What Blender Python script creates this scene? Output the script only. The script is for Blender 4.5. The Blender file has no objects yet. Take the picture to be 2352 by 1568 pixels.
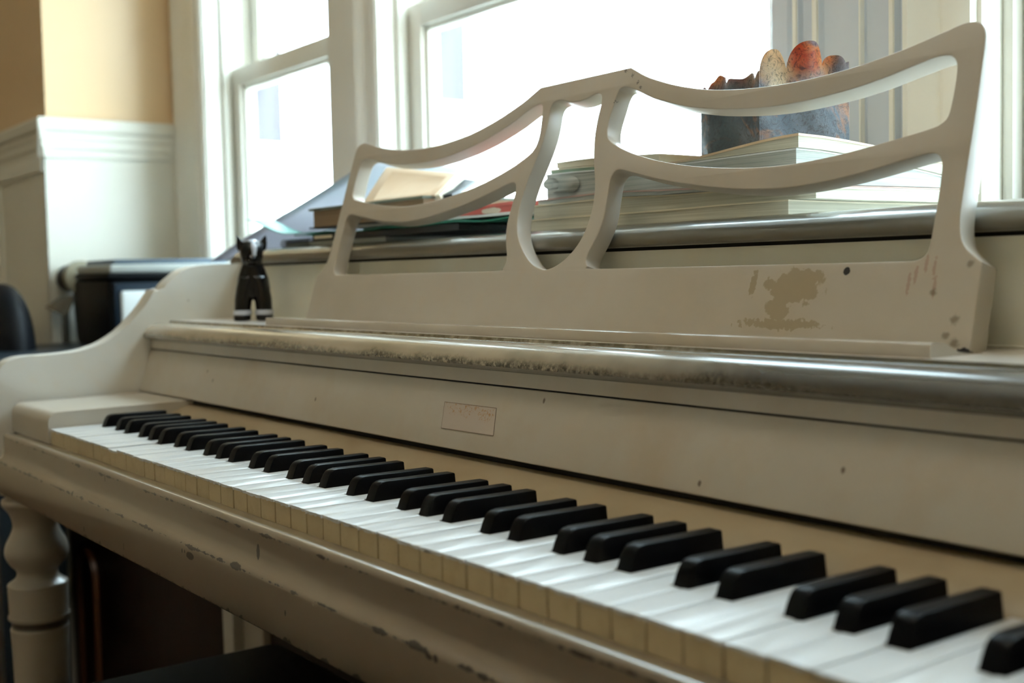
import bpy, bmesh, math, random
from mathutils import Vector, Matrix, Euler
random.seed(7)
SC = bpy.context.scene
COL = SC.collection
FILL_W = 7.5
K = 0.72                       # height of the white key tops above the floor (m)

# ------------------------------------------------------------------ camera
cam_d = bpy.data.cameras.new('camera')
cam = bpy.data.objects.new('camera', cam_d)
COL.objects.link(cam)
cam.location = (1.3067258, -0.3598041, 0.15359404 + K)
cam.rotation_euler = Euler((1.5138079, 0.0215392, 0.9320830), 'XYZ')
cam_d.sensor_width = 36.0
cam_d.lens = 2767.138 / 2352 * 36.0
cam_d.clip_start = 0.02
cam_d.clip_end = 200
cam_d.dof.use_dof = True
cam_d.dof.focus_distance = 0.90
cam_d.dof.aperture_fstop = 6.3
SC.camera = cam

# ------------------------------------------------------------------ colour management
SC.view_settings.view_transform = 'Standard'
SC.view_settings.look = 'None'
SC.view_settings.gamma = 1
SC.view_settings.use_curve_mapping = False
SC.view_settings.exposure = 0.0
SC.cycles.use_denoising = True
SC.cycles.max_bounces = 10
SC.cycles.diffuse_bounces = 6
SC.cycles.transparent_max_bounces = 16
SC.cycles.sample_clamp_indirect = 8

# ------------------------------------------------------------------ sky
world = bpy.data.worlds.new('world')
SC.world = world
world.use_nodes = True
wn = world.node_tree.nodes
wl = world.node_tree.links
wn.clear()
w_out = wn.new('ShaderNodeOutputWorld')
w_bg = wn.new('ShaderNodeBackground')
w_bg.inputs['Color'].default_value = (0.70, 0.89, 1.0, 1)
w_bg.inputs['Strength'].default_value = 16.5
wl.new(w_bg.outputs[0], w_out.inputs[0])


def area(name, loc, rot, sx, sy, power, color, portal=False):
    d = bpy.data.lights.new(name, 'AREA')
    d.shape = 'RECTANGLE'
    d.size = sx
    d.size_y = sy
    d.energy = power
    d.color = color
    if portal:
        d.cycles.is_portal = True
    o = bpy.data.objects.new(name, d)
    COL.objects.link(o)
    o.location = loc
    o.rotation_euler = rot
    return o


# sun from the street side: it lights the yard and the house opposite, the closed room stays out of it
sd = bpy.data.lights.new('sun', 'SUN')
sd.energy = 45.0
sd.angle = 0.02
sd.color = (1.0, 0.97, 0.92)
sun = bpy.data.objects.new('sun', sd)
COL.objects.link(sun)
sun.rotation_euler = (math.radians(48), 0, math.radians(-15))

# sky portals, one in each window opening (they only guide the sampling of the sky)
PORTAL_ROT = (-math.pi / 2, 0, 0)
for xa, xb in ((-0.985, -0.45), (-0.315, 0.47), (0.70, 1.26)):
    area('window_portal', ((xa + xb) / 2, 0.73, K + 0.635), PORTAL_ROT, xb - xa, 1.05, 1, (1, 1, 1), True)


# ------------------------------------------------------------------ helpers
def V(x, y, z):
    """mm relative to the front top edge of the lowest white key -> metres"""
    return Vector((x / 1000, y / 1000, z / 1000 + K))


def tag(o, label=None, cat=None, group=None, kind=None):
    if label: o['label'] = label
    if cat: o['category'] = cat
    if group: o['group'] = group
    if kind: o['kind'] = kind
    return o


def thing(name, loc, label, cat, group=None):
    o = bpy.data.objects.new(name, None)
    o.empty_display_size = 0.05
    COL.objects.link(o)
    o.location = V(*loc)
    bpy.context.view_layer.update()
    return tag(o, label, cat, group)


def link(name, me, mat, parent=None, smooth=None):
    o = bpy.data.objects.new(name, me)
    COL.objects.link(o)
    if mat is not None:
        for m in (mat if isinstance(mat, (list, tuple)) else [mat]):
            me.materials.append(m.m if isinstance(m, Mat) else m)
    if smooth is not None:
        for p in me.polygons: p.use_smooth = True
        me.set_sharp_from_angle(angle=math.radians(smooth))
    if parent is not None:
        o.parent = parent
        pm = Matrix.Translation(parent.location) if parent.parent is None else Matrix.Identity(4)
        o.matrix_parent_inverse = pm.inverted()
    return o


def from_bm(name, bm, mat, parent=None, smooth=None):
    bmesh.ops.recalc_face_normals(bm, faces=bm.faces[:])
    me = bpy.data.meshes.new(name)
    bm.to_mesh(me)
    bm.free()
    return link(name, me, mat, parent, smooth)


def add_box(bm, x0, x1, y0, y1, z0, z1, bev=0.0, seg=2, fn=None, mi=0):
    t = bmesh.new()
    vs = [t.verts.new(V(x, y, z)) for x in (x0, x1) for y in (y0, y1) for z in (z0, z1)]
    for f in ((0, 1, 3, 2), (4, 6, 7, 5), (0, 4, 5, 1), (2, 3, 7, 6), (0, 2, 6, 4), (1, 5, 7, 3)):
        t.faces.new([vs[i] for i in f])
    if bev:
        bmesh.ops.bevel(t, geom=t.edges[:], offset=bev / 1000, segments=seg, profile=0.5, affect='EDGES')
    if fn:
        for v in t.verts: v.co = fn(v.co)
    bmesh.ops.recalc_face_normals(t, faces=t.faces[:])
    m = {}
    for v in t.verts: m[v] = bm.verts.new(v.co)
    for f in t.faces:
        nf = bm.faces.new([m[v] for v in f.verts])
        nf.material_index = mi
    t.free()


def box(name, x0, x1, y0, y1, z0, z1, mat, parent=None, bev=0.0, seg=2, fn=None):
    bm = bmesh.new()
    add_box(bm, x0, x1, y0, y1, z0, z1, bev, seg, fn)
    return from_bm(name, bm, mat, parent, 40 if bev else None)


def spline(pts, n=6, closed=False):
    """Catmull-Rom through the points"""
    out = []
    N = len(pts)
    rng = N if closed else N - 1
    for i in range(rng):
        def g(j):
            return pts[j % N] if closed else pts[min(max(j, 0), N - 1)]
        p0, p1, p2, p3 = (Vector(g(i + k)) for k in (-1, 0, 1, 2))
        for s in range(n):
            t = s / n
            out.append(0.5 * ((2 * p1) + (p2 - p0) * t + (2 * p0 - 5 * p1 + 4 * p2 - p3) * t * t
                              + (3 * p1 - p0 - 3 * p2 + p3) * t ** 3))
    if not closed: out.append(Vector(pts[-1]))
    return [tuple(q) for q in out]


def add_profile_x(bm, pts, x0, x1, nx=1, mi=0):
    """closed (y,z) outline swept along X with flat ends"""
    rings = []
    for k in range(nx + 1):
        x = x0 + (x1 - x0) * k / nx
        rings.append([bm.verts.new(V(x, y, z)) for y, z in pts])
    n = len(pts)
    for k in range(nx):
        for i in range(n):
            f = bm.faces.new((rings[k][i], rings[k][(i + 1) % n], rings[k + 1][(i + 1) % n], rings[k + 1][i]))
            f.material_index = mi
    bm.faces.new(rings[0]).material_index = mi
    bm.faces.new(list(reversed(rings[-1]))).material_index = mi


def profile_x(name, pts, x0, x1, mat, parent=None, smooth=35, nx=1):
    bm = bmesh.new()
    add_profile_x(bm, pts, x0, x1, nx)
    return from_bm(name, bm, mat, parent, smooth)


def add_prism_z(bm, pts, z0, z1, mi=0):
    a = [bm.verts.new(V(x, y, z0)) for x, y in pts]
    b = [bm.verts.new(V(x, y, z1)) for x, y in pts]
    n = len(pts)
    for i in range(n):
        bm.faces.new((a[i], a[(i + 1) % n], b[(i + 1) % n], b[i])).material_index = mi
    bm.faces.new(list(reversed(a))).material_index = mi
    bm.faces.new(b).material_index = mi


def add_lathe(bm, cx, cy, prof, seg=48):
    rings = []
    for r, z in prof:
        rings.append([bm.verts.new(V(cx + r * math.cos(2 * math.pi * k / seg), cy + r * math.sin(2 * math.pi * k / seg), z))
                      for k in range(seg)])
    for a, b in zip(rings, rings[1:]):
        for k in range(seg):
            bm.faces.new((a[k], a[(k + 1) % seg], b[(k + 1) % seg], b[k]))
    bm.faces.new(rings[0])
    bm.faces.new(rings[-1])


def slab(name, x0, x1, y0, y1, zb, zt, mat, parent=None, nx=12, ny=8, jit=0.0, warp=None):
    """soft sheet block: zb, zt are functions of x, y (mm)"""
    bm = bmesh.new()
    xs = [x0 + (x1 - x0) * i / nx for i in range(nx + 1)]
    ys = [y0 + (y1 - y0) * j / ny for j in range(ny + 1)]
    def P(x, y, f):
        z = f(x, y)
        if warp: x, y = warp(x, y)
        return bm.verts.new(V(x, y, z))
    lo = [[P(x, y, zb) for y in ys] for x in xs]
    hi = [[P(x, y, zt) for y in ys] for x in xs]
    for i in range(nx):
        for j in range(ny):
            bm.faces.new((lo[i][j], lo[i][j + 1], lo[i + 1][j + 1], lo[i + 1][j]))
            bm.faces.new((hi[i][j], hi[i + 1][j], hi[i + 1][j + 1], hi[i][j + 1]))
    for i in range(nx):
        bm.faces.new((lo[i][0], lo[i + 1][0], hi[i + 1][0], hi[i][0]))
        bm.faces.new((lo[i][ny], hi[i][ny], hi[i + 1][ny], lo[i + 1][ny]))
    for j in range(ny):
        bm.faces.new((lo[0][j], hi[0][j], hi[0][j + 1], lo[0][j + 1]))
        bm.faces.new((lo[nx][j], lo[nx][j + 1], hi[nx][j + 1], hi[nx][j]))
    return from_bm(name, bm, mat, parent, 40)


# ------------------------------------------------------------------ materials
class Mat:
    """procedural Principled material; colours can be layered with masks in object coordinates"""
    def __init__(self, name, col, rough=0.5, spec=0.5, **kw):
        self.m = bpy.data.materials.new(name)
        self.m.use_nodes = True
        self.n = self.m.node_tree.nodes
        self.l = self.m.node_tree.links
        self.b = self.n['Principled BSDF']
        self.b.inputs['Roughness'].default_value = rough
        self.b.inputs['Specular IOR Level'].default_value = spec
        for k, v in kw.items():
            self.b.inputs[k.replace('_', ' ')].default_value = v
        self.tc = self.n.new('ShaderNodeTexCoord')
        self.co = self.tc.outputs['Object']
        rgb = self.n.new('ShaderNodeRGB')
        rgb.outputs[0].default_value = (*col, 1)
        self.cur = rgb.outputs[0]
        self.base_rough = rough
        self._set()

    def _set(self):
        self.l.new(self.cur, self.b.inputs['Base Color'])

    def math(self, op, a, b=None, c=None, clamp=False):
        nd = self.n.new('ShaderNodeMath')
        nd.operation = op
        nd.use_clamp = clamp
        for i, v in enumerate((a, b, c)):
            if v is None: continue
            if isinstance(v, (int, float)): nd.inputs[i].default_value = v
            else: self.l.new(v, nd.inputs[i])
        return nd.outputs[0]

    def scaled(self, s):
        nd = self.n.new('ShaderNodeMapping')
        nd.inputs['Scale'].default_value = s
        self.l.new(self.co, nd.inputs[0])
        return nd.outputs[0]

    def noise(self, scale, detail=4, rough=0.6, vec=None, stretch=None, distort=0.0):
        nd = self.n.new('ShaderNodeTexNoise')
        nd.inputs['Scale'].default_value = scale
        nd.inputs['Detail'].default_value = detail
        nd.inputs['Roughness'].default_value = rough
        nd.inputs['Distortion'].default_value = distort
        self.l.new(vec if vec is not None else (self.scaled(stretch) if stretch else self.co), nd.inputs['Vector'])
        return nd.outputs['Fac']

    def ramp(self, v, a, b):
        nd = self.n.new('ShaderNodeMapRange')
        nd.inputs['From Min'].default_value = a
        nd.inputs['From Max'].default_value = b
        self.l.new(v, nd.inputs['Value'])
        return nd.outputs[0]

    def xyz(self):
        if not hasattr(self, '_xyz'):
            nd = self.n.new('ShaderNodeSeparateXYZ')
            self.l.new(self.co, nd.inputs[0])
            self._xyz = nd.outputs
        return self._xyz

    def mix(self, mask, col, amount=1.0):
        nd = self.n.new('ShaderNodeMix')
        nd.data_type = 'RGBA'
        if amount != 1.0: mask = self.math('MULTIPLY', mask, amount)
        self.l.new(mask, nd.inputs[0])
        self.l.new(self.cur, nd.inputs[6])
        if isinstance(col, tuple): nd.inputs[7].default_value = (*col, 1)
        else: self.l.new(col, nd.inputs[7])
        self.cur = nd.outputs[2]
        self._set()
        return self

    def mottle(self, scale, col, lo=0.45, hi=0.7, amount=0.5, stretch=None, detail=4):
        return self.mix(self.ramp(self.noise(scale, detail, stretch=stretch), lo, hi), col, amount)

    def blot(self, c, r, col, scale=300, amp=1.2, amount=1.0, soft=0.06, detail=5):
        """irregular stain round the point c (mm) with radii r (mm)"""
        sub = self.n.new('ShaderNodeVectorMath'); sub.operation = 'SUBTRACT'
        self.l.new(self.co, sub.inputs[0]); sub.inputs[1].default_value = V(*c)
        div = self.n.new('ShaderNodeVectorMath'); div.operation = 'DIVIDE'
        self.l.new(sub.outputs[0], div.inputs[0]); div.inputs[1].default_value = Vector(r) / 1000
        ln = self.n.new('ShaderNodeVectorMath'); ln.operation = 'LENGTH'
        self.l.new(div.outputs[0], ln.inputs[0])
        nz = self.math('MULTIPLY', self.math('SUBTRACT', self.noise(scale, detail), 0.5), amp)
        d = self.math('ADD', ln.outputs['Value'], nz)
        return self.mix(self.ramp(d, 1.0 + soft, 1.0 - soft), col, amount)

    def edge_chips(self, z, width, col, scale=70, thr=0.5, amount=1.0, axis=2):
        """paint missing in flecks along the height z (mm), up to about width mm"""
        zc = self.xyz()[axis]
        d = self.math('ABSOLUTE', self.math('SUBTRACT', zc, z / 1000 + (K if axis == 2 else 0)))
        n1 = self.math('MULTIPLY', self.math('SUBTRACT', self.noise(scale, 6, 0.7), thr), width / 1000 * 6)
        return self.mix(self.ramp(self.math('SUBTRACT', n1, d), 0.0, 0.0002), col, amount)

    def bump(self, h, strength=0.3, dist=0.001):
        nd = self.n.new('ShaderNodeBump')
        nd.inputs['Strength'].default_value = strength
        nd.inputs['Distance'].default_value = dist
        self.l.new(h, nd.inputs['Height'])
        self.l.new(nd.outputs[0], self.b.inputs['Normal'])
        return self


PAINT = (0.50, 0.465, 0.405)
CHIP = (0.022, 0.016, 0.012)


def paint(name, col=PAINT, rough=0.38, specks=True, coat=0.0):
    m = Mat(name, col, rough)
    m.mottle(5, (col[0] * 0.80, col[1] * 0.74, col[2] * 0.62), 0.42, 0.75, 0.6)
    m.mottle(45, (col[0] * 1.05, col[1] * 0.93, col[2] * 0.80), 0.5, 0.8, 0.4)
    if specks:
        vz = m.n.new('ShaderNodeTexVoronoi'); vz.inputs['Scale'].default_value = 42
        m.l.new(m.co, vz.inputs['Vector'])
        gate = m.ramp(m.noise(23, 2), 0.60, 0.63)
        sp = m.math('MULTIPLY', m.ramp(vz.outputs['Distance'], 0.075, 0.045), gate)
        m.mix(sp, (0.10, 0.055, 0.03), 0.75)
    m.bump(m.noise(420, 3, stretch=(0.35, 1, 1)), 0.05, 0.0006)
    if coat:
        m.b.inputs['Coat Weight'].default_value = coat
        m.b.inputs['Coat Roughness'].default_value = 0.10
    return m


m_case = paint('cream_case_paint')
m_arm = paint('cream_arm_paint', (0.64, 0.63, 0.585), 0.34)
m_fall = paint('cream_fallboard_paint', (0.50, 0.46, 0.395), 0.42)
m_fall.mottle(3.2, (0.50, 0.49, 0.43), 0.45, 0.7, 0.5, stretch=(1, 1, 3))
m_fall.mottle(14, (0.42, 0.33, 0.22), 0.52, 0.75, 0.5)
for q_ in ((57, 157, 43), (36, 160, 52), (300, 158, 40), (900, 160, 45), (636, 163, 62.5), (800, 152, 26)):
    m_fall.blot(q_, (1.3, 9, 1.8), (0.10, 0.06, 0.04), 500, 1.0, .85, .3)
m_strip = paint('yellowed_nameboard_paint', (0.36, 0.29, 0.19), 0.30)
m_strip.mottle(12, (0.26, 0.18, 0.10), 0.5, 0.8, 0.5)
m_rail = paint('chipped_keyslip_paint', (0.225, 0.185, 0.138), 0.30, True, 0.9)  # cream paint darkened to carry the rail's shade in its colour
BLOTS = [(554.5, -31.3, 2.2, 4.8), (447.0, -52.1, 6.5, 2.6), (431.6, -50.8, 0.9, 1.6), (436.8, -50.6, 0.8, 1.3), (236.4, -20.4, 0.8, 3.2), (157.2, -44.4, 2, 2), (190.2, -73.0, 1.2, 2.4), (298.4, -70.7, 0.6, 3), (529.7, -44.7, 8, 2.2), (606.3, -60.8, 1, 1.8), (783.6, -46.6, 2, 2), (777.3, -47.2, 3, 1.4)]
m_rail.edge_chips(-18.2, 1.9, CHIP, 52, 0.49)
m_rail.edge_chips(-45.0, 2.2, CHIP, 44, 0.48)
m_rail.edge_chips(-80.6, 3.0, CHIP, 75, 0.43)
for bx, bz, rx, rz in BLOTS:
    m_rail.blot((bx, -23, bz), (rx * 1.15, 14, rz * 1.15), CHIP, 380, 0.75)
m_desk = paint('cream_music_desk_paint', (0.53, 0.495, 0.44), 0.36)
BROWN = (0.37, 0.31, 0.215)
m_desk.blot((782, 262, 141), (24, 12, 11), BROWN, 110, 2.4)
m_desk.blot((770, 256, 127), (10, 10, 8), BROWN, 160, 2.0)
m_desk.blot((745, 262, 142), (3, 10, 9), BROWN, 260, 1.8)
m_desk.blot((775, 254, 116), (32, 10, 3.5), BROWN, 260, 3.0)
m_desk.blot((821, 266, 150), (2.6, 9, 2.5), (0.02, 0.018, 0.02), 250, 0.8)
for q in ((878, 262, 154), (872, 262, 148), (868, 260, 142), (884, 262, 152), (886, 258, 140)):
    m_desk.blot(q, (1.3, 9, 6.5), (0.36, 0.20, 0.15), 420, 2.2, 0.55)
for q, r in (((899, 252, 112), 4), ((905, 252, 108), 5), ((903, 255, 121), 5), ((886, 258, 137), 4), ((907, 268, 153), 4)):
    m_desk.blot(q, (r * .55, 9, r * .5), (0.16, 0.13, 0.08), 420, 2.0, 0.7, 0.4)
m_desk.blot((912, 250, 103), (4, 8, 2.6), (0.015, 0.015, 0.02), 400, 1.2)
for q in ((572, 303, 312), (562, 305, 317), (580, 300, 305), (585, 298, 300), (556, 296, 292)):
    m_desk.blot(q, (2.4, 12, 2.2), (0.12, 0.11, 0.10), 700, 2.6, 0.8)
m_desk.blot((235, 278, 186), (4.5, 12, 2.6), (0.12, 0.08, 0.04), 500, 1.6, 0.9)
m_panel = paint('cream_upper_panel_paint', (0.80, 0.80, 0.71), 0.45, False)
m_panel.edge_chips(103, 2.0, (0.03, 0.03, 0.03), 50, 0.58)


def varnish(name, col, rough):
    m = Mat(name, col, rough, Coat_Weight=1.0, Coat_Roughness=0.12)
    m.mottle(9, (col[0] * .6, col[1] * .6, col[2] * .5), 0.4, 0.75, 0.7)
    return m


m_lid = varnish('olive_grey_lid_varnish', (0.115, 0.10, 0.068), 0.30)
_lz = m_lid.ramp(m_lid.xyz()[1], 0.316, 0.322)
m_lid.mix(m_lid.math('MULTIPLY', _lz, m_lid.ramp(m_lid.xyz()[2], K + 0.1885, K + 0.1895)), (0.72, 0.71, 0.66))  # unseen lid top made cream to bounce light under the music desk
m_trim = varnish('worn_trim_varnish', (0.47, 0.41, 0.315), 0.26)
tz = m_trim.xyz()
# grime on the lower half of the nose, patchy along x; and in the groove behind it
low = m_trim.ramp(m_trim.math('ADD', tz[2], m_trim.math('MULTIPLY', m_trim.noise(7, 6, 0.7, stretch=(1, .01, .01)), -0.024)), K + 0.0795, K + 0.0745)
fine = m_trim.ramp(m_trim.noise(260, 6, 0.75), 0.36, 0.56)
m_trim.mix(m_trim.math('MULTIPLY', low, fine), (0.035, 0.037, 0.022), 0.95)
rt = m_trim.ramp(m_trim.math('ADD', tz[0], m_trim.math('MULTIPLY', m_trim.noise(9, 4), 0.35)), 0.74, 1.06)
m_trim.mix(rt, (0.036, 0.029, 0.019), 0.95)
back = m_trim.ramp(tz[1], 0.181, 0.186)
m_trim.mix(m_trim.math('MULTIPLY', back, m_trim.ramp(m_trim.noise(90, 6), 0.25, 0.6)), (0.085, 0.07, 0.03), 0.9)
m_shelf = paint('cream_shelf_paint', (0.62, 0.59, 0.55), 0.30, True, 0.45)
m_shelf.b.inputs['Coat Roughness'].default_value = 0.28
m_keywhite = Mat('white_key_plastic', (0.60, 0.62, 0.63), 0.30)
m_keywhite.mottle(30, (0.54, 0.565, 0.575), 0.5, 0.8, 0.4)
m_keyfront = Mat('yellowed_key_front', (0.58, 0.475, 0.295), 0.45)
m_keyfront.mottle(70, (0.42, 0.31, 0.16), 0.5, 0.75, 0.5)
m_keyfront.mottle(400, (0.18, 0.12, 0.06), 0.66, 0.7, 0.5)
m_black = Mat('black_key_satin', (0.0015, 0.002, 0.003), 0.36, 0.10)
m_black.bump(m_black.noise(900, 2, stretch=(1, .2, 1)), 0.03, 0.0004)
m_gap = Mat('dark_gap', (0.01, 0.009, 0.008), 0.9)
m_label = Mat('faded_label_film', (0.50, 0.43, 0.375), 0.33)
m_label.mix(m_label.math('MULTIPLY', m_label.ramp(m_label.noise(420, 6, 0.8), 0.53, 0.57),
                         m_label.ramp(m_label.noise(38, 2), 0.52, 0.58)), (0.42, 0.21, 0.05), 0.9)
m_label.edge_chips(53.2, 0.10, (0.1, 0.06, 0.03), 200, 0.35)

m_wood_dark = Mat('dark_red_wood', (0.018, 0.009, 0.006), 0.5, 0.3)
m_wood_dark.mottle(6, (0.009, 0.005, 0.004), 0.4, 0.7, 0.7, stretch=(6, 6, .6))
m_floor = Mat('brown_floorboards', (0.11, 0.05, 0.028), 0.35)
m_floor.mottle(3, (0.05, 0.024, 0.014), 0.4, 0.7, 0.7, stretch=(1, 12, 1))
m_trimw = Mat('cream_gloss_trim', (0.88, 0.87, 0.80), 0.30)
m_trimw.mottle(4, (0.84, 0.82, 0.74), 0.4, 0.8, 0.5)
m_grey = Mat('backlit_grey_gloss', (0.64, 0.70, 0.78), 0.22)  # grey-blue cast of the backlit gloss put into the panel colour
m_wains = Mat('cream_wainscot', (0.76, 0.75, 0.67), 0.42)
m_wains.mottle(3, (0.70, 0.67, 0.56), 0.4, 0.8, 0.5)
m_orange = Mat('orange_wall_paint', (0.75, 0.53, 0.30), 0.34)
m_orange.mottle(2.5, (0.76, 0.57, 0.36), 0.4, 0.8, 0.7)
m_ceil = Mat('cream_ceiling', (0.88, 0.83, 0.72), 0.8)
m_roomwall = Mat('warm_room_wall', (0.80, 0.64, 0.44), 0.7)
m_paper = Mat('old_page_edges', (0.60, 0.585, 0.49), 0.8)
m_paper.mix(m_paper.ramp(m_paper.noise(14, 6, 0.7, stretch=(.5, .5, 90)), 0.4, 0.62), (0.42, 0.40, 0.31), 0.75)
m_paper2 = Mat('greyish_page_edges', (0.52, 0.54, 0.50), 0.8)
m_paper2.mix(m_paper2.ramp(m_paper2.noise(12, 6, 0.75, stretch=(.6, .6, 80), distort=1.0), 0.42, 0.6), (0.28, 0.31, 0.30), 0.8)
m_tan = Mat('tan_paper_cover', (0.62, 0.46, 0.30), 0.6)
m_tan.mottle(20, (0.68, 0.55, 0.40), 0.4, 0.7, 0.7)
m_cream = Mat('cream_cover', (0.74, 0.68, 0.53), 0.6)
m_green = Mat('green_folder_card', (0.012, 0.20, 0.13), 0.45)
m_teal = Mat('turquoise_film', (0.22, 0.66, 0.60), 0.4, Transmission_Weight=0.35)
m_red = Mat('red_booklet_cover', (0.62, 0.13, 0.10), 0.5)
m_red.blot((352, 325, 214), (16, 30, 3.0), (0.75, 0.66, 0.52), 60, 1.0)
m_pink = Mat('pink_grey_cover', (0.52, 0.36, 0.32), 0.6)
m_blackcard = Mat('black_card', (0.02, 0.022, 0.024), 0.5)
m_cloth = Mat('olive_green_book_cloth', (0.16, 0.19, 0.15), 0.6)
m_brownedge = Mat('brown_page_edges', (0.36, 0.25, 0.15), 0.7)
m_brownedge.mix(m_brownedge.ramp(m_brownedge.noise(14, 5, stretch=(.5, .5, 60)), .4, .6), (0.22, 0.15, .09), .7)
m_white = Mat('white_paper', (0.78, 0.80, 0.80), 0.7)
m_wire = Mat('dark_coil_wire', (0.05, 0.05, 0.05), 0.35, Metallic=0.8)
m_navy = Mat('navy_printer_shell', (0.006, 0.016, 0.030), 0.4, 0.25)
m_pblack = Mat('black_printer_plastic', (0.004, 0.005, 0.0065), 0.45, 0.12)
m_pgrey = Mat('pale_scanner_edge', (0.34, 0.36, 0.34), 0.35)
m_pwhite = Mat('white_printer_door', (0.72, 0.76, 0.76), 0.4)
m_pblue = Mat('blue_grey_lid_panel', (0.035, 0.065, 0.10), 0.5)
m_ring = Mat('cream_end_cap', (0.34, 0.31, 0.22), 0.5)
m_smoke = Mat('smoky_clear_plastic', (0.22, 0.23, 0.20), 0.25, Transmission_Weight=0.5)
m_desktop = Mat('black_desk_laminate', (0.012, 0.022, 0.032), 0.35)
m_bag = Mat('black_ripstop', (0.003, 0.004, 0.006), 0.55, 0.2)
m_leather = Mat('black_bench_leather', (0.003, 0.0045, 0.0045), 0.5, 0.3)
m_leather.bump(m_leather.noise(300, 4), 0.2, 0.0008)

# two-sided thin paper that lets window light through
def thin_paper(name, col, trans=0.5):
    m = Mat(name, col, 0.7)
    tr = m.n.new('ShaderNodeBsdfTranslucent'); tr.inputs[0].default_value = (*[min(1, c * 1.05) for c in col], 1)
    mx = m.n.new('ShaderNodeMixShader'); mx.inputs[0].default_value = trans
    out = m.n['Material Output']
    m.l.new(m.b.outputs[0], mx.inputs[1]); m.l.new(tr.outputs[0], mx.inputs[2]); m.l.new(mx.outputs[0], out.inputs[0])
    return m


m_sheet = thin_paper('big_white_sheet_paper', (0.66, 0.67, 0.73), 0.4)
m_glass = Mat('window_glass', (1, 1, 1), 0.0)
_g = m_glass
_tp = _g.n.new('ShaderNodeBsdfTransparent'); _tp.inputs[0].default_value = (0.97, 0.985, 0.98, 1)
_gl = _g.n.new('ShaderNodeBsdfGlossy'); _gl.inputs['Roughness'].default_value = 0.02
_fr = _g.n.new('ShaderNodeLayerWeight'); _fr.inputs[0].default_value = 0.5
_fp = _g.math('POWER', _fr.outputs['Facing'], 5.0)
_fp = _g.math('MULTIPLY_ADD', _fp, 0.9, 0.03)
_mx = _g.n.new('ShaderNodeMixShader')
_g.l.new(_fp, _mx.inputs[0]); _g.l.new(_tp.outputs[0], _mx.inputs[1]); _g.l.new(_gl.outputs[0], _mx.inputs[2])
_g.l.new(_mx.outputs[0], _g.n['Material Output'].inputs[0])


def structure(o):
    o['kind'] = 'structure'
    return o


# ------------------------------------------------------------------ room shell
FZ = -720
XL, XR, YB, CZ = -2600, 2600, -3200, 1750
structure(box('floor', XL - 100, XR + 100, YB - 100, 760, FZ - 60, FZ, m_floor))
structure(box('ceiling', XL - 100, XR + 100, YB - 100, 760, CZ, CZ + 60, m_ceil))
structure(box('wall_rear', XL - 100, XR + 100, YB - 100, YB, FZ, CZ, m_roomwall))
structure(box('wall_left', XL - 100, XL, YB, 336, FZ, CZ, m_roomwall))
structure(box('wall_right', XR, XR + 100, YB, 760, FZ, CZ, m_roomwall))
# alcove: wall that faces the room left of the alcove, and its return towards the window
ALX = -1160
bm = bmesh.new()
add_box(bm, XL - 100, ALX, 336, 760, FZ, CZ)
structure(from_bm('wall_alcove', bm, m_orange))
# white wainscot below the chair rail on both faces of that corner
bm = bmesh.new()
add_box(bm, XL, ALX + 6, 328, 336.5, FZ, 402)
add_box(bm, ALX - 0.5, ALX + 8, 328, 602, FZ, 402)
structure(from_bm('wall_alcove_wainscot', bm, m_wains))
bm = bmesh.new()
for zz in (300,):
    for xa in range(-2560, -1200, 340):
        add_box(bm, xa, xa + 50, 322, 329, FZ, 402, 1)
    add_box(bm, XL, ALX + 2, 322, 329, 372, 402, 1)
structure(from_bm('trim_1', bm, m_wains, None, 40))
# chair rail, moulded
RAILP = [(0, 400), (5, 400), (6, 404), (6, 414), (9, 419), (9, 433), (11, 438), (11, 448), (15, 453), (16, 458), (16, 473), (14, 477), (0, 477)]
bm = bmesh.new()
add_profile_x(bm, [(329 - a, b) for a, b in RAILP], XL, ALX + 21)
pr = [(ALX + 7 + a, b) for a, b in RAILP]
r0 = [bm.verts.new(V(x, 315, z)) for x, z in pr]
r1 = [bm.verts.new(V(x, 602, z)) for x, z in pr]
for i in range(len(pr)):
    bm.faces.new((r0[i], r0[(i + 1) % len(pr)], r1[(i + 1) % len(pr)], r1[i]))
bm.faces.new(r0); bm.faces.new(list(reversed(r1)))
structure(from_bm('trim_2', bm, m_wains))

# window wall in front of the piano's back: piers and panels round three openings
SILL, HEAD = 110, 1160
OPEN = [(-985, -452), (-318, 472), (702, 1262)]
bm = bmesh.new()
xs = [ALX - 2] + [v for ab in OPEN for v in ab] + [XR + 2]
for i in range(0, len(xs), 2):
    add_box(bm, xs[i], xs[i + 1], 602, 760, FZ, CZ)
for a, b in OPEN:
    add_box(bm, a, b, 602, 760, FZ, SILL)
    add_box(bm, a, b, 602, 760, HEAD, CZ)
structure(from_bm('wall_window', bm, m_trimw))
# casings and mouldings (profile in x, y; swept upright)


def upright(name, pts, mat, z0=FZ, z1=CZ, sm=35):
    bm = bmesh.new()
    add_prism_z(bm, pts, z0, z1)
    return structure(from_bm(name, bm, mat, None, sm))


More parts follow.
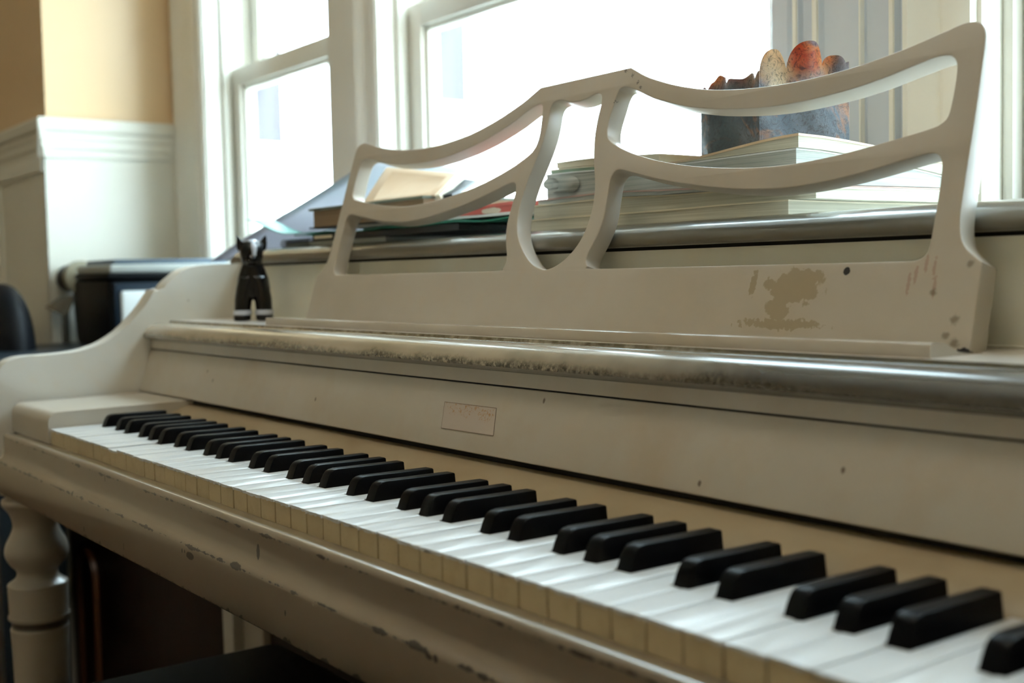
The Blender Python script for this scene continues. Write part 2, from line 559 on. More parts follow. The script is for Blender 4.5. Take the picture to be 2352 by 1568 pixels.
upright('trim_3', [(-1152, 603), (-1152, 592), (-1142, 590), (-1128, 590), (-1120, 596), (-1100, 597), (-1060, 597), (-1050, 590),
                   (-1040, 588), (-1020, 588), (-1012, 594), (-1000, 594), (-996, 588), (-990, 588), (-985, 592), (-985, 603)], m_trimw)
upright('trim_4', [(-452, 603), (-452, 586), (-448, 582), (-362, 582), (-357, 586), (-355, 594), (-344, 597), (-340, 592), (-328, 590), (-318, 594), (-318, 603)], m_trimw)
upright('trim_5', [(472, 603), (472, 594), (478, 590), (496, 590), (500, 594), (505, 594), (506, 588), (512, 588), (513, 594), (528, 594), (530, 589),
                   (537, 589), (539, 594), (584, 594), (585, 592), (588, 592), (589, 594), (616, 594), (618, 588), (624, 588), (626, 594), (636, 594),
                   (636, 603)], m_grey)
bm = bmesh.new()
for xa, xb in ((506, 511), (530.5, 536), (585.5, 587.5), (618.5, 623.5)):  # cream beads painting in the gloss highlights along the grey panel
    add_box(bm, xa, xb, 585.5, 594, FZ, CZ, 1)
structure(from_bm('bead_highlights', bm, m_trimw, None, 40))
upright('trim_6', [(636, 603), (636, 582), (644, 578), (650, 584), (664, 588), (668, 592), (672, 592), (674, 587), (690, 584), (700, 588), (702, 594), (702, 603)], m_trimw)
upright('trim_7', [(1262, 603), (1262, 594), (1270, 586), (1340, 586), (1352, 592), (1352, 603)], m_trimw)


def window(n, a, b):
    """double-hung sash window: lower sash nearer the room, upper sash behind"""
    bm = bmesh.new()
    # jamb linings, stops and sill
    add_box(bm, a - 1, a + 4, 596, 757, SILL, HEAD)
    add_box(bm, b - 4, b + 1, 596, 758, SILL, HEAD)
    add_box(bm, a + 4, a + 14, 628, 644, SILL, HEAD, 1.5)
    add_box(bm, b - 14, b - 4, 628, 644, SILL, HEAD, 1.5)
    add_box(bm, a + 4, a + 11, 682, 690, 560, HEAD, 1)
    add_box(bm, b - 11, b - 4, 682, 690, 560, HEAD, 1)
    add_box(bm, a, b, 596, 758, HEAD - 5, HEAD)
    add_box(bm, a - 60, b + 60, 572, 758, SILL - 25, SILL, 2)
    w = structure(from_bm('window_%d' % n, bm, m_trimw, None, 40))
    for nm, y0, z0, z1, st, top, bot in (('lower_sash', 648, SILL, 570, 42, 36, 60), ('upper_sash', 692, 548, HEAD - 5, 42, 55, 36)):
        bm = bmesh.new()
        xa, xb = a + 4, b - 4
        add_box(bm, xa, xa + st, y0, y0 + 34, z0, z1, 1.5)
        add_box(bm, xb - st, xb, y0, y0 + 34, z0, z1, 1.5)
        add_box(bm, xa + st - 1, xb - st + 1, y0, y0 + 34, z1 - top, z1, 1.5)
        add_box(bm, xa + st - 1, xb - st + 1, y0, y0 + 34, z0, z0 + bot, 1.5)
        # ovolo bead round the glass
        for q in ((xa + st - 1, xa + st + 8, z0 + bot, z1 - top), (xb - st - 8, xb - st + 1, z0 + bot, z1 - top)):
            add_box(bm, q[0], q[1], y0 + 8, y0 + 30, q[2], q[3], 2)
        add_box(bm, xa + st, xb - st, y0 + 8, y0 + 30, z1 - top - 8, z1 - top + 1, 2)
        s = from_bm(nm, bm, m_trimw, w, 40)
        g = box('glass_pane', xa + st, xb - st, y0 + 17, y0 + 20, z0 + bot - 2, z1 - top + 2, m_glass, w)
    box('outer_jamb', a, a + 5, 684, 757, 432, HEAD - 6, m_lav, w)
    return w


m_lav = Mat('lavender_grey_outer_jamb', (0.085, 0.08, 0.10), 0.7)
for i, (a, b) in enumerate(OPEN): window(i + 1, a, b)

# ------------------------------------------------------------------ outside
m_ground = Mat('pale_yard', (0.45, 0.45, 0.42), 0.9)
o = box('ground', -30000, 30000, 1200, 40000, -4200, -4100, m_ground)
structure(o)
m_siding = Mat('white_clapboard', (0.86, 0.88, 0.88), 0.7)
nb = thing('neighbour_house', (0, 5200, -4100), 'overexposed white clapboard house seen through the windows behind the piano', 'house')
bm = bmesh.new()
for k in range(40):
    z0 = -4100 + k * 130
    add_profile_x(bm, [(5200, z0), (5188, z0), (5198, z0 + 130), (5200, z0 + 130)], -14000, 6000)
add_box(bm, -14000, 6000, 5200, 9000, -4100, 1100)
from_bm('clapboard_wall', bm, m_siding, nb)
m_farglass = Mat('far_window_glass', (0.020, 0.026, 0.030), 0.6, 0.2)
m_eave = Mat('lavender_grey_eave', (0.42, 0.41, 0.47), 0.7)
for xa, xb, za, zb in ((-3500, -2300, -200, 620), (-1450, -600, -500, 780), (-7900, -7000, 0, 800), (700, 1500, 0, 800)):
    fw = box('window_frame', xa - 90, xb + 90, 5150, 5200, za - 90, zb + 90, m_siding, nb)
    from_b = box('window_pane', xa, xb, 5140, 5160, za, zb, m_farglass, nb)

# ------------------------------------------------------------------ piano
piano = thing('upright_piano', (611, 250, FZ), 'worn cream-painted upright piano with a cut-out music desk, below the windows', 'piano')
PX0, PX1 = -155, 1377          # inner faces of the two arms

arm = [(-16, -88), (-16, 40), (-13, 52), (-5, 61.5), (6, 66.5), (20, 68.5), (50, 69), (80, 71.5), (106, 78.5), (128, 90.5), (145, 105),
       (162, 123.5), (175, 142)]
arm2 = [(186, 142), (190, 148), (199, 156), (213, 166), (231, 171), (255, 172.5), (287, 173)]
outline = [(-16, -88)] + spline(arm[1:], 4) + spline(arm2, 4) + [(560, 173), (560, FZ), (262, FZ), (262, -88)]
for xa, xb in ((PX0 - 32, PX0), (PX1, PX1 + 32)):
    bm = bmesh.new()
    add_profile_x(bm, outline, xa, xb)
    ed = [e for e in bm.edges if abs(e.verts[0].co.x - e.verts[1].co.x) < 1e-6]
    bmesh.ops.bevel(bm, geom=ed, offset=0.0022, segments=3, profile=0.5, affect='EDGES')
    from_bm('side_arm', bm, m_arm, piano, 35)

# cheek blocks beside the keys
for xa, xb in ((PX0, -2), (1224, PX1)):
    cb = [(-2, -16), (-2, 5)] + [(-2 + 11 * (1 - math.cos(t)), 5 + 11.5 * math.sin(t)) for t in [math.pi / 2 * k / 8 for k in range(1, 9)]] + [(160, 17.5), (160, -16)]
    bm = bmesh.new()
    add_profile_x(bm, cb, max(xa, PX0 + 8), xb)
    from_bm('cheek_block', bm, m_case, piano, 30)

# key slip (front rail)
slip = [(2, -16.6), (-2, -16.4), (-12, -14.4), (-15, -13.8), (-16.8, -13.8), (-18.2, -14.15), (-19.3, -14.8), (-20.1, -15.8), (-20.5, -17.2), (-20.5, -19),
        (-20.3, -24), (-20.3, -33.5), (-20.9, -37), (-22.2, -39.6), (-24, -41.6), (-25.6, -42.8), (-26.4, -44.2), (-26.6, -46.5), (-26.6, -79), (-25.4, -80.6), (2, -80.6)]
bm = bmesh.new()
add_profile_x(bm, slip, PX0 + 42, PX1 - 1, 40)
add_profile_x(bm, [(2, -43)] + slip[15:], PX0 + 30, PX0 + 42)
from_bm('key_slip', bm, m_rail, piano, 38)
box('key_bed', PX0, PX1, 2, 262, -88, -18, m_gap, piano)
box('lower_panel', PX0 + 62, PX1 - 62, 285, 300, FZ + 60, -88, m_wood_dark, piano)
for xa, xb in ((PX0, PX0 + 62), (PX1 - 62, PX1)):
    box('corner_stile', xa, xb, 275, 300, FZ, -88, m_case, piano, 1.5)
box('back_frame', PX0, PX1, 520, 558, FZ, 168, m_wood_dark, piano)

# turned front legs
legp = [(37, -88), (37, -93), (30, -96), (36, -100), (37, -105), (35, -109), (29, -117), (26, -126), (25.5, -133), (28, -141), (33.5, -152), (35.8, -161),
        (35, -169), (30, -178), (24.5, -184), (23, -189), (24.5, -194), (29, -198), (33.5, -201), (34.4, -203.5), (33.5, -206), (34, -208),
        (33.4, -236), (34.8, -238.5), (34.8, -242), (32.5, -244.5), (31.5, -247), (31.5, -252), (33, -255), (32.5, -262), (31, -310), (29, -420),
        (25, -620), (24, -640), (27, -645), (28, -655), (24, -665), (22, -700), (22, FZ)]
m_leg = paint('cream_leg_paint', (0.40, 0.355, 0.29), 0.28)
for dz in ((-194, 60, -262), (-190, 60, -275), (-178, 60, -288), (-198, 60, -180)):
    m_leg.blot((dz[0], 5, dz[2]), (1.6, 60, 3), CHIP, 500, 1.2, .8)
m_leg.mix(m_leg.math('MULTIPLY', m_leg.ramp(m_leg.xyz()[2], K - .255, K - .251), m_leg.ramp(m_leg.xyz()[2], K - .243, K - .246)), (0.03, 0.02, 0.012), 0.9)
for cx in (-171, 1393):
    bm = bmesh.new()
    add_lathe(bm, cx, 25, spline([(r, z) for r, z in legp], 3), 64)
    from_bm('front_leg', bm, m_leg, piano, 60)

# fallboard, name strip, shelf and its moulded nose
fall = [(166, 82.5), (166, 70.2), (168, 69.6), (166.4, 68.6), (165.8, 67.6), (150.6, 21), (150.4, 19.5), (151.6, 18.6), (154, 18.2), (172, 18.2), (186, 70), (186, 82.5)]
profile_x('fallboard', fall, PX0 + .5, PX1 - .5, m_fall, piano, 25)
box('fallboard_seam', PX0 + 1, PX1 - 1, 166.2, 169, 68.9, 70.0, m_gap, piano)
strip = [(178, 13.5), (160, 13.5), (152, 12.6), (143, 10), (134, 6), (126, 1), (121, -4), (119, -9), (119, -15), (178, -15)]
profile_x('name_strip', strip, -1.5, 1223.5, m_strip, piano, 60)
box('fallboard_gap', PX0 + 1, PX1 - 1, 158, 175, 13.5, 19, m_gap, piano)
# peeled label patch on the fallboard face
def fbp(x, z, off=0.25):
    y = 150.6 + (z - 21) * (165.8 - 150.6) / (67.6 - 21)
    return V(x, y - off, z)
bm = bmesh.new()
q = [(513, 53.0), (582.5, 53.4), (586.5, 33.8), (517, 33.2)]
fr = [bm.verts.new(fbp(x, z, 0.35)) for x, z in q]
bk = [bm.verts.new(fbp(x, z, -0.2)) for x, z in q]
bm.faces.new(fr); bm.faces.new(list(reversed(bk)))
for i in range(4): bm.faces.new((fr[i], bk[i], bk[(i + 1) % 4], fr[(i + 1) % 4]))
o = from_bm('name_label', bm, m_label, piano)
bm = bmesh.new()
for (xa, za), (xb, zb_) in zip(q, q[1:] + q[:1]):
    dx_, dz_ = xb - xa, zb_ - za
    L_ = math.hypot(dx_, dz_); nx_, nz_ = -dz_ / L_ * .22, dx_ / L_ * .22
    A_ = [bm.verts.new(fbp(x, z, .45)) for x, z in ((xa - nx_, za - nz_), (xb - nx_, zb_ - nz_), (xb + nx_, zb_ + nz_), (xa + nx_, za + nz_))]
    bm.faces.new(A_)
o2 = from_bm('label_edge', bm, Mat('label_edge_dirt', (0.22, 0.17, 0.12), .6), o)
o2.matrix_parent_inverse = Matrix.Identity(4)
o['label'] = 'faded rectangular label with flecks of orange lettering'

shelf = [(193, 103), (299, 103), (299, 92), (193, 92)]
profile_x('shelf', shelf, PX0, PX1, m_shelf, piano)
nose = [(194, 103.2), (192.6, 103), (192.2, 101.6), (191, 100.4), (188, 99.6), (185.6, 99.6), (184, 100.2), (181, 100.9), (176, 100.9), (171, 99.7), (166, 97.4), (162, 94.2),
        (159.3, 90.2), (158.2, 86.4), (158.2, 84.6), (159.4, 83.9), (163.6, 82.2), (166, 80.4), (180, 80.4), (194, 80.4)]
o = profile_x('shelf_moulding', nose, PX0, PX1, m_trim, piano, 50, nx=1)
o['label'] = 'rounded moulding stained with dark green grime'
box('panel_edge_fillet', PX0, PX1, 294, 299.5, 103, 104.6, m_panel, piano, .5)
box('upper_panel', PX0, PX1, 298, 312, 92, 169, m_panel, piano)
box('upper_panel_rail', 930, PX1, 296.6, 299, 140, 168, m_panel, piano, .6)
box('lid_shadow_line', PX0, PX1, 300, 318, 168.5, 172, m_gap, piano)  # near-black strip painting in the shadow line between panel and lid
lidp = [(297, 171.5), (292.4, 171.7), (290.2, 173), (289.8, 175.6), (291, 179), (294, 182.8), (298.6, 186.4), (304.5, 189.3), (311, 190.9), (317, 191.3), (322, 190.9), (326, 190), (562, 190), (562, 171.5)]
o = profile_x('lid', spline(lidp[:11], 3) + lidp[11:], PX0 - 34, PX1 + 34, m_lid, piano, 50)

# ---- music desk: outline in the plane of the desk (mm right of its centre, mm of height above its foot)
D_OUT = [(57, 216), (77.3, 206.2), (97, 199), (116.8, 192.9), (144.2, 186.4), (169.4, 182.3), (201.1, 179.5), (230.3, 178.6), (257.5, 179.3), (283.4, 181.3),
         (307.3, 184.6), (330.4, 188.8), (351.8, 193.9), (363.3, 196.6), (370.8, 196.7), (376.5, 194.6), (380, 189.8), (381.4, 180.9), (382.7, 150.2), (383.4, 121.8),
         (384.2, 89.1), (385.2, 75.2), (388.1, 65.5), (392.4, 59.5), (400.1, 53.7)]
D_FOOT = [(404.1, 51.1), (404.6, 41.9), (405.8, 8.7), (406, 0.6)]
UH = [(55.5, 200), (49.4, 199.4), (46.4, 194.7), (44.9, 185.1), (43.2, 173), (44.2, 164), (48.9, 157.2), (60.8, 151), (78.8, 144.1), (107.3, 136), (134.9, 130.2), (161, 126),
      (193.3, 122.4), (223.5, 120.6), (251.6, 120.6), (283.9, 122.9), (313.9, 126.8), (336.7, 130.2), (353, 133), (360.4, 135.2), (364.6, 139.6), (365.6, 148.5), (365.7, 160.2),
      (364.9, 169.4), (363.2, 173.9), (360.2, 176.8), (355.8, 178.2), (348, 178), (333.2, 175), (310.5, 170.1), (286.7, 166.4), (261.1, 164.2), (234.3, 163.1), (205, 164.1),
      (173.6, 167.2), (148.4, 171.1), (121.4, 177.2), (92.4, 186.2), (78, 192.2), (66.2, 197)]
LH = [(70.7, 131), (64, 130), (60.6, 124), (61.2, 112.9), (62.6, 98.1), (61.6, 87.5), (57.6, 75.8), (52.4, 65.4), (51.4, 59.5), (55, 54.5), (62.5, 52.5), (156.3, 52.4),
      (267.2, 52.4), (347.6, 52.4), (360.1, 52.8), (365.2, 55.4), (367.6, 60), (367.9, 73.2), (367.8, 88), (366.8, 107), (364.8, 113.6), (361.3, 116.8), (355.5, 117.6),
      (344, 116), (323.1, 112.1), (299.8, 108.4), (274.9, 105.7), (248.7, 104.3), (227.5, 104.7), (197.3, 107.1), (164.9, 111.4), (138.9, 115.7), (111.8, 121.2),
      (93, 125.7), (80.1, 129)]
LY = [(-30.4, 200.2), (-37.7, 199.2), (-40.9, 195), (-40.9, 188), (-40.2, 178.5), (-41.6, 164.3), (-46, 148.5), (-51, 133.8), (-54.2, 118), (-54.9, 104.5), (-52.4, 91.4),
      (-45.7, 79.4), (-34, 67.7), (-20.2, 58.4), (-5.9, 53.6), (4.1, 53), (15.1, 56), (26.6, 62.6), (36, 71.6), (42, 82), (45, 94), (45.2, 107.6), (42, 122.5),
      (35, 140), (31, 152.5), (28.6, 164), (27.8, 177.3), (28.4, 187.1), (28, 192.8), (26.2, 197), (22.6, 199), (16.6, 199), (9.7, 197), (1.3, 195.8), (-8.5, 195.8), (-17, 197), (-23.9, 199)]
DC = 507
right = spline(D_OUT, 3) + spline(D_FOOT, 1)
outer = [(x + 3, z) for x, z in right] + [(-x - 3, z) for x, z in reversed(right)]
loops = [outer, [(x + 3, z) for x, z in spline(UH, 3, True)], [(-x - 3, z) for x, z in spline(UH, 3, True)],
         [(x + 3, z) for x, z in spline(LH, 3, True)], [(-x - 3, z) for x, z in spline(LH, 3, True)], [(x + 3, z) for x, z in spline(LY, 3, True)]]
TH = math.atan(0.3)
SEC = 1 / math.cos(TH)
cu = bpy.data.curves.new('desk_outline', 'CURVE')
cu.dimensions = '2D'
cu.fill_mode = 'BOTH'
cu.extrude = 0.0072
cu.bevel_depth = 0.0009
cu.bevel_resolution = 2
cu.offset = -0.0009
for lp in loops:
    sp = cu.splines.new('POLY')
    sp.points.add(len(lp) - 1)
    for i, (x, z) in enumerate(lp): sp.points[i].co = (x / 1000, z * SEC / 1000, 0, 1)
    sp.use_cyclic_u = True
tmp = bpy.data.objects.new('desk_outline', cu)
COL.objects.link(tmp)
bpy.context.view_layer.update()
dg = bpy.context.evaluated_depsgraph_get()
me = bpy.data.meshes.new_from_object(tmp.evaluated_get(dg))
bpy.data.objects.remove(tmp)
me.name = 'music_desk'
s_, c_ = math.sin(TH), math.cos(TH)
zs = [v.co.z for v in me.vertices]
half = max(zs)
for v in me.vertices:
    x, s, n = v.co.x * 1000, v.co.y * 1000, (v.co.z - half) * 1000   # n = 0 on the front, negative behind
    v.co = V(DC + x, 250 + s * s_ - n * c_, 103 + s * c_ + n * s_)
bm = bmesh.new(); bm.from_mesh(me)
bmesh.ops.remove_doubles(bm, verts=bm.verts[:], dist=0.00002)
bmesh.ops.recalc_face_normals(bm, faces=bm.faces[:])
bm.to_mesh(me); bm.free()
desk = link('music_desk', me, m_desk, piano, 30)
tray = [(203.4, 103), (203, 104), (203, 109.2), (203.6, 110.4), (205, 111), (213, 111), (218, 110), (223, 107.6), (229, 105), (238, 103.6), (252, 103.4), (252, 103)]
bm = bmesh.new()
add_profile_x(bm, tray, 99, 923)
m_tray = paint('cream_tray_paint', (0.53, 0.49, 0.43), 0.24, True, 1.0)
tr_ = from_bm('tray_ledge', bm, m_tray, desk, 40)
tr_.matrix_parent_inverse = Matrix.Identity(4)
desk['label'] = 'tilted open-work music desk with a lyre-shaped cut-out'

# ---- keys
W = 23.5
OFF = {'cs': 21.15, 'ds': 49.35, 'fs': 90.6, 'gs': 117.5, 'as': 144.35}
blacks = [26.85] + [47 + 164.5 * o + OFF[k] for o in range(8) for k in ('cs', 'ds', 'fs', 'gs', 'as')]
blacks = [b for b in blacks if b < 1200][:36]
YBF, YBB = 47.0, 114.5
rnd = random.Random(11)
for i in range(52):
    x0, x1 = i * W + 0.45, (i + 1) * W - 0.45
    dz = rnd.uniform(-0.30, 0.25)
    if i == 8: dz = -1.6
    if i in (3, 9): dz = 0.35
    dy = rnd.uniform(-0.4, 0.4)
    lt, rt_ = x0, x1
    for b in blacks:
        if b - 6.4 < x0 < b + 6.4: lt = b + 6.6
        if b - 6.4 < x1 < b + 6.4: rt_ = b - 6.6
    # jagged worn lip along the front of the cover plate
    n = 9
    lip = []
    for k in range(n + 1):
        t = k / n
        lip.append((x0 + (x1 - x0) * t, -1.5 + dy + rnd.uniform(-0.35, 0.35) + (0.5 if k in (0, n) else 0)))
    head = lip + [(x1, YBF - 1.6), (rt_, YBF - 1.6), (rt_, 118.5), (lt, 118.5), (lt, YBF - 1.6), (x0, YBF - 1.6)]
    pl = []
    for q in head:
        if not pl or (abs(q[0] - pl[-1][0]) + abs(q[1] - pl[-1][1])) > 1e-6: pl.append(q)
    if abs(pl[0][0] - pl[-1][0]) + abs(pl[0][1] - pl[-1][1]) < 1e-6: pl.pop()
    bm = bmesh.new()
    n0 = len(pl)
    top = [bm.verts.new(V(x, y, dz)) for x, y in pl]
    bot = [bm.verts.new(V(x, y, dz - 1.7 - (rnd.uniform(-0.7, 0.9) if k <= n else 0))) for k, (x, y) in enumerate(pl)]
    bm.faces.new(top); bm.faces.new(list(reversed(bot)))
    for k in range(n0): bm.faces.new((top[k], bot[k], bot[(k + 1) % n0], top[(k + 1) % n0]))
    bmesh.ops.bevel(bm, geom=[e for e in bm.edges if e.verts[0] in top and e.verts[1] in top and e.verts[0].co.y < V(0, YBF - 2, 0).y + 0.001],
                    offset=0.00045, segments=2, profile=0.5, affect='EDGES')
    wk = from_bm('white_key', bm, m_keywhite, piano, 40)
    kf = box('key_front', x0 + .38, x1 - .38, dy - 0.1, 44, dz - 17.5, dz - 1.8, m_keyfront, wk)
    kf.matrix_parent_inverse = Matrix.Identity(4)
for b in blacks:
    dz = rnd.uniform(-0.3, 0.3)
    bm = bmesh.new()
    hw0, hw1 = 5.7, 4.8
    prof = [(YBF, -4, hw0), (YBF, 0.2, hw0), (YBF + 1.8, 4.5, hw0 - .45), (YBF + 3.6, 8.4, hw0 - .75), (YBF + 5.2, 10.8, hw1 + .1), (YBF + 7.6, 12.0, hw1),
            (YBF + 11, 12.4, hw1), (YBB - 1, 11.9, hw1), (YBB, 11.2, hw1), (YBB, 0.2, hw0), (YBB, -4, hw0)]
    L = [bm.verts.new(V(b - h, y, z + dz)) for y, z, h in prof]
    R_ = [bm.verts.new(V(b + h, y, z + dz)) for y, z, h in prof]
    n0 = len(prof)
    for k in range(n0): bm.faces.new((L[k], L[(k + 1) % n0], R_[(k + 1) % n0], R_[k]))
    bm.faces.new(L); bm.faces.new(list(reversed(R_)))
    side = [e for e in bm.edges if (e.verts[0] in L and e.verts[1] in L) or (e.verts[0] in R_ and e.verts[1] in R_)]
    side = [e for e in side if min(e.verts[0].co.z, e.verts[1].co.z) > V(0, 0, -1).z]
    bmesh.ops.bevel(bm, geom=side, offset=0.00055, segments=2, profile=0.5, affect='EDGES')
    from_bm('black_key', bm, m_black, piano, 50)

# ------------------------------------------------------------------ cat figurine on the shelf
cat = thing('cat_figurine', (-44, 255, 103), 'small black ceramic cat figurine with white face and ankles on the piano shelf', 'figurine')
m_cat = Mat('black_glazed_ceramic', (0.005, 0.005, 0.0055), 0.2, 0.35)
m_cat_face = Mat('white_face_glaze', (0.50, 0.54, 0.62), 0.16, 0.6)
CY = math.radians(63)           # the figurine looks towards the player's right
cdir = Vector((math.cos(CY - math.pi / 2) * 1, math.sin(CY - math.pi / 2) * 1, 0))
cdir = Vector((0.86, -0.51, 0))
cside = Vector((0.51, 0.86, 0))
cc = Vector((-0.044, 0.255, 0))


def CP(r, f, z):
    """figurine frame: r to the viewer's right, f forward, z up (mm above the shelf)"""
    p = cc + cside * (r / 1000) + cdir * (f / 1000)
    return Vector((p.x, p.y, (103 + z) / 1000 + K))


def cat_loft(bm, rings, seg=28):
    """rings: (r, f, z, half width, half depth)"""
    rs = []
    for r, f, z, a, b_ in rings:
        rs.append([bm.verts.new(CP(r + a * math.cos(2 * math.pi * k / seg), f + b_ * math.sin(2 * math.pi * k / seg), z)) for k in range(seg)])
    for p, q in zip(rs, rs[1:]):
        for k in range(seg): bm.faces.new((p[k], p[(k + 1) % seg], q[(k + 1) % seg], q[k]))
    bm.faces.new(rs[0]); bm.faces.new(list(reversed(rs[-1])))


bm = bmesh.new()
for sd in (-1, 1):
    cat_loft(bm, [(sd * 13.2, 8, 0, 9.8, 12), (sd * 13.2, 8, 3, 10.6, 12.6), (sd * 13, 7, 7, 10.2, 11.4), (sd * 12.6, 6, 14, 9.9, 10.2), (sd * 11.6, 4, 26, 10.4, 10.6),
                  (sd * 9.6, 3, 38, 10.6, 12), (sd * 6, 2, 52, 11, 13)])
cat_loft(bm, [(0, -3, 25, 8, 9), (0, -3, 29, 17, 14), (0, -3, 38, 20.3, 15.5), (0, -1, 50, 18.6, 14.5), (0, 0, 60, 15.2, 12.6), (0, 1, 68, 12, 11), (0, 2, 76, 12, 11)])
cat_loft(bm, [(0, 2, 64, 9, 9), (0, 4, 69, 11.5, 11.5), (0, 5, 76, 13.2, 13), (0, 5, 83, 14.2, 13), (0, 4, 89, 13.6, 11.6), (0, 3, 94, 10.5, 8.5), (0, 3, 95.5, 6, 5)])
cat_loft(bm, [(0.5, 13, 67, 5, 5), (0.5, 14, 70, 7.2, 7.2), (0.5, 14, 75, 7.0, 6.6), (0.5, 11, 81, 5, 5)])
for sd in (-1, 1):
    cat_loft(bm, [(sd * 10, 2, 84, 7.2, 3.6), (sd * 12.2, 2, 90, 6.2, 3), (sd * 14.6, 2, 96, 3.9, 2.2), (sd * 17.2, 2, 103, 0.7, 0.7)], 20)
body = from_bm('body', bm, m_cat, cat)
rm = body.modifiers.new('remesh', 'REMESH'); rm.mode = 'VOXEL'; rm.voxel_size = 0.0011; rm.use_smooth_shade = True
sm = body.modifiers.new('smooth', 'SMOOTH'); sm.factor = 0.6; sm.iterations = 7
bm = bmesh.new()
cat_loft(bm, [(3, 10.5, 73, 3.8, 7.4), (3.2, 10.6, 78, 5.2, 7.6), (3.2, 9.4, 84, 6.4, 8.2), (3, 7.8, 89, 6.2, 8), (1, 4.4, 94.5, 7, 6.5), (1, 3, 96.8, 3, 3)])
o = from_bm('face_blaze', bm, m_cat_face, cat, 60); o['label'] = 'pale glazed face'
for sd in (-1, 1):
    bm = bmesh.new()
    cat_loft(bm, [(sd * 12.8, 7.4, 7.0, 10.6, 11.9), (sd * 12.8, 7.2, 8.0, 11.0, 12.0), (sd * 12.7, 6.8, 11.5, 10.9, 11.5), (sd * 12.6, 6.6, 12.8, 10.5, 11.0)])
    o = from_bm('ankle_band', bm, m_cat_face, cat, 60); o['label'] = 'white ankle band'

# ------------------------------------------------------------------ printed music and papers on the lid
SG = 'stacked books at the right of the piano lid'


def book(name, label, cat_, group, x0, x1, y0, y1, zb, zt, m_pages, m_cover, cover='top', ct=1.2, warp=None, nx=14, bottom_cover=False):
    mid = V((x0 + x1) / 2, (y0 + y1) / 2, zb((x0 + x1) / 2, (y0 + y1) / 2))
    t = thing(name, ((x0 + x1) / 2, (y0 + y1) / 2, zb((x0 + x1) / 2, (y0 + y1) / 2)), label, cat_, group)
    zlow = zb
    zb = lambda x, y: zlow(x, y) + 0.3
    pb = (lambda x, y: zb(x, y) + ct) if bottom_cover else zb
    slab('pages', x0 + .8, x1 - .8, y0 + .8, y1 - .8, pb, lambda x, y: zt(x, y) - ct, m_pages, t, nx, 8, warp=warp)
    slab('cover', x0, x1, y0, y1, lambda x, y: zt(x, y) - ct, zt, m_cover, t, nx, 8, warp=warp)
    if bottom_cover: slab('back_cover', x0, x1, y0, y1, zb, lambda x, y: zb(x, y) + ct, m_cover, t, nx, 8, warp=warp)
    return t


def sst(a, b, x):
    t = max(0, min(1, (x - a) / (b - a)))
    return t * t * (3 - 2 * t)


wave = lambda x, y, a=0.4, k=0.03: a * math.sin(x * k + y * 0.02)
z0 = lambda x, y: 190.3
z1 = lambda x, y: 202.6 + wave(x, y, .3)
z2 = lambda x, y: 216 - 4.0 * sst(520, 735, x) + wave(x, y, .5, .04)
sag = lambda x, y: 13 * sst(640, 720, x) * max(0, (y - 340) / 160) ** 1.4
z3 = lambda x, y: z2(x, y) + 5 - 2.5 * sst(520, 700, x)
z4 = lambda x, y: 243 - 4.5 * sst(450, 600, x) + 1.0 * sst(600, 722, x) - sag(x, y) * 1.0
z5 = lambda x, y: z4(x, y) + 4
z6 = lambda x, y: z5(x, y) + 5.5 + 1.2 * math.sin((x - 444) * .02)
z7b = lambda x, y: z4(x, y)
z7 = lambda x, y: z4(x, y) + 1.8 + 8.6 * sst(585, 730, x)
rot = lambda a, cx, cy: (lambda x, y: (cx + (x - cx) * math.cos(a) - (y - cy) * math.sin(a), cy + (x - cx) * math.sin(a) + (y - cy) * math.cos(a)))
book('music_book', 'thick cream sheet-music book lying on the piano lid, bottom of the right-hand stack', 'book', SG, 406, 718, 330, 548, z0, z1, m_paper, m_cream)
book('music_book', 'cream page-worn book second from the bottom of the right-hand stack', 'book', SG, 411, 733, 334, 552, z1, z2, m_paper, m_cream,
     warp=rot(0.035, 560, 400))
book('music_book', 'thin book with pinkish cover under the thick grey book in the right-hand stack', 'book', SG, 418, 722, 331, 545, z2, z3, m_paper2, m_pink)
book('music_book', 'thick grey-paged soft book with a curled corner, middle of the right-hand stack', 'book', SG, 430, 724, 332, 540, z3, z4, m_paper2, m_white)
book('music_book', 'thin green-edged booklet near the top left of the right-hand stack', 'book', SG, 434, 584, 334, 540, z4, z5, Mat('green_page_edges', (0.30, 0.40, 0.30), .7), m_cream)
book('music_book', 'cream booklet on the very top left of the right-hand stack', 'book', SG, 444, 580, 333, 538, z5, z6, m_cream, m_cream)
book('music_book', 'floppy tan-covered book rising to a peak at the top right of the stack', 'book', SG, 586, 727, 331, 552, z7b, z7, m_paper, m_tan, ct=1.8, nx=20)
# curled corner sheet at the left end of the grey book
t = thing('curled_sheet', (436, 334, 224), 'grey paper corner curled into a roll at the left of the right-hand stack', 'paper')
bm = bmesh.new()
pts = []
for k in range(26):
    a = -1.2 + k * 0.33
    r = 9.2 - k * 0.27
    pts.append((446 + 1.6 * r * math.cos(a), 232.5 + r * .92 * math.sin(a)))
g0 = [bm.verts.new(V(x, 324.0, z)) for x, z in pts]
g1 = [bm.verts.new(V(x + 20, 331.0, z)) for x, z in pts]
for k in range(len(pts) - 1): bm.faces.new((g0[k], g0[k + 1], g1[k + 1], g1[k]))
o = from_bm('sheet', bm, m_paper2, t, 60)
sol = o.modifiers.new('solid', 'SOLIDIFY'); sol.thickness = 0.0006

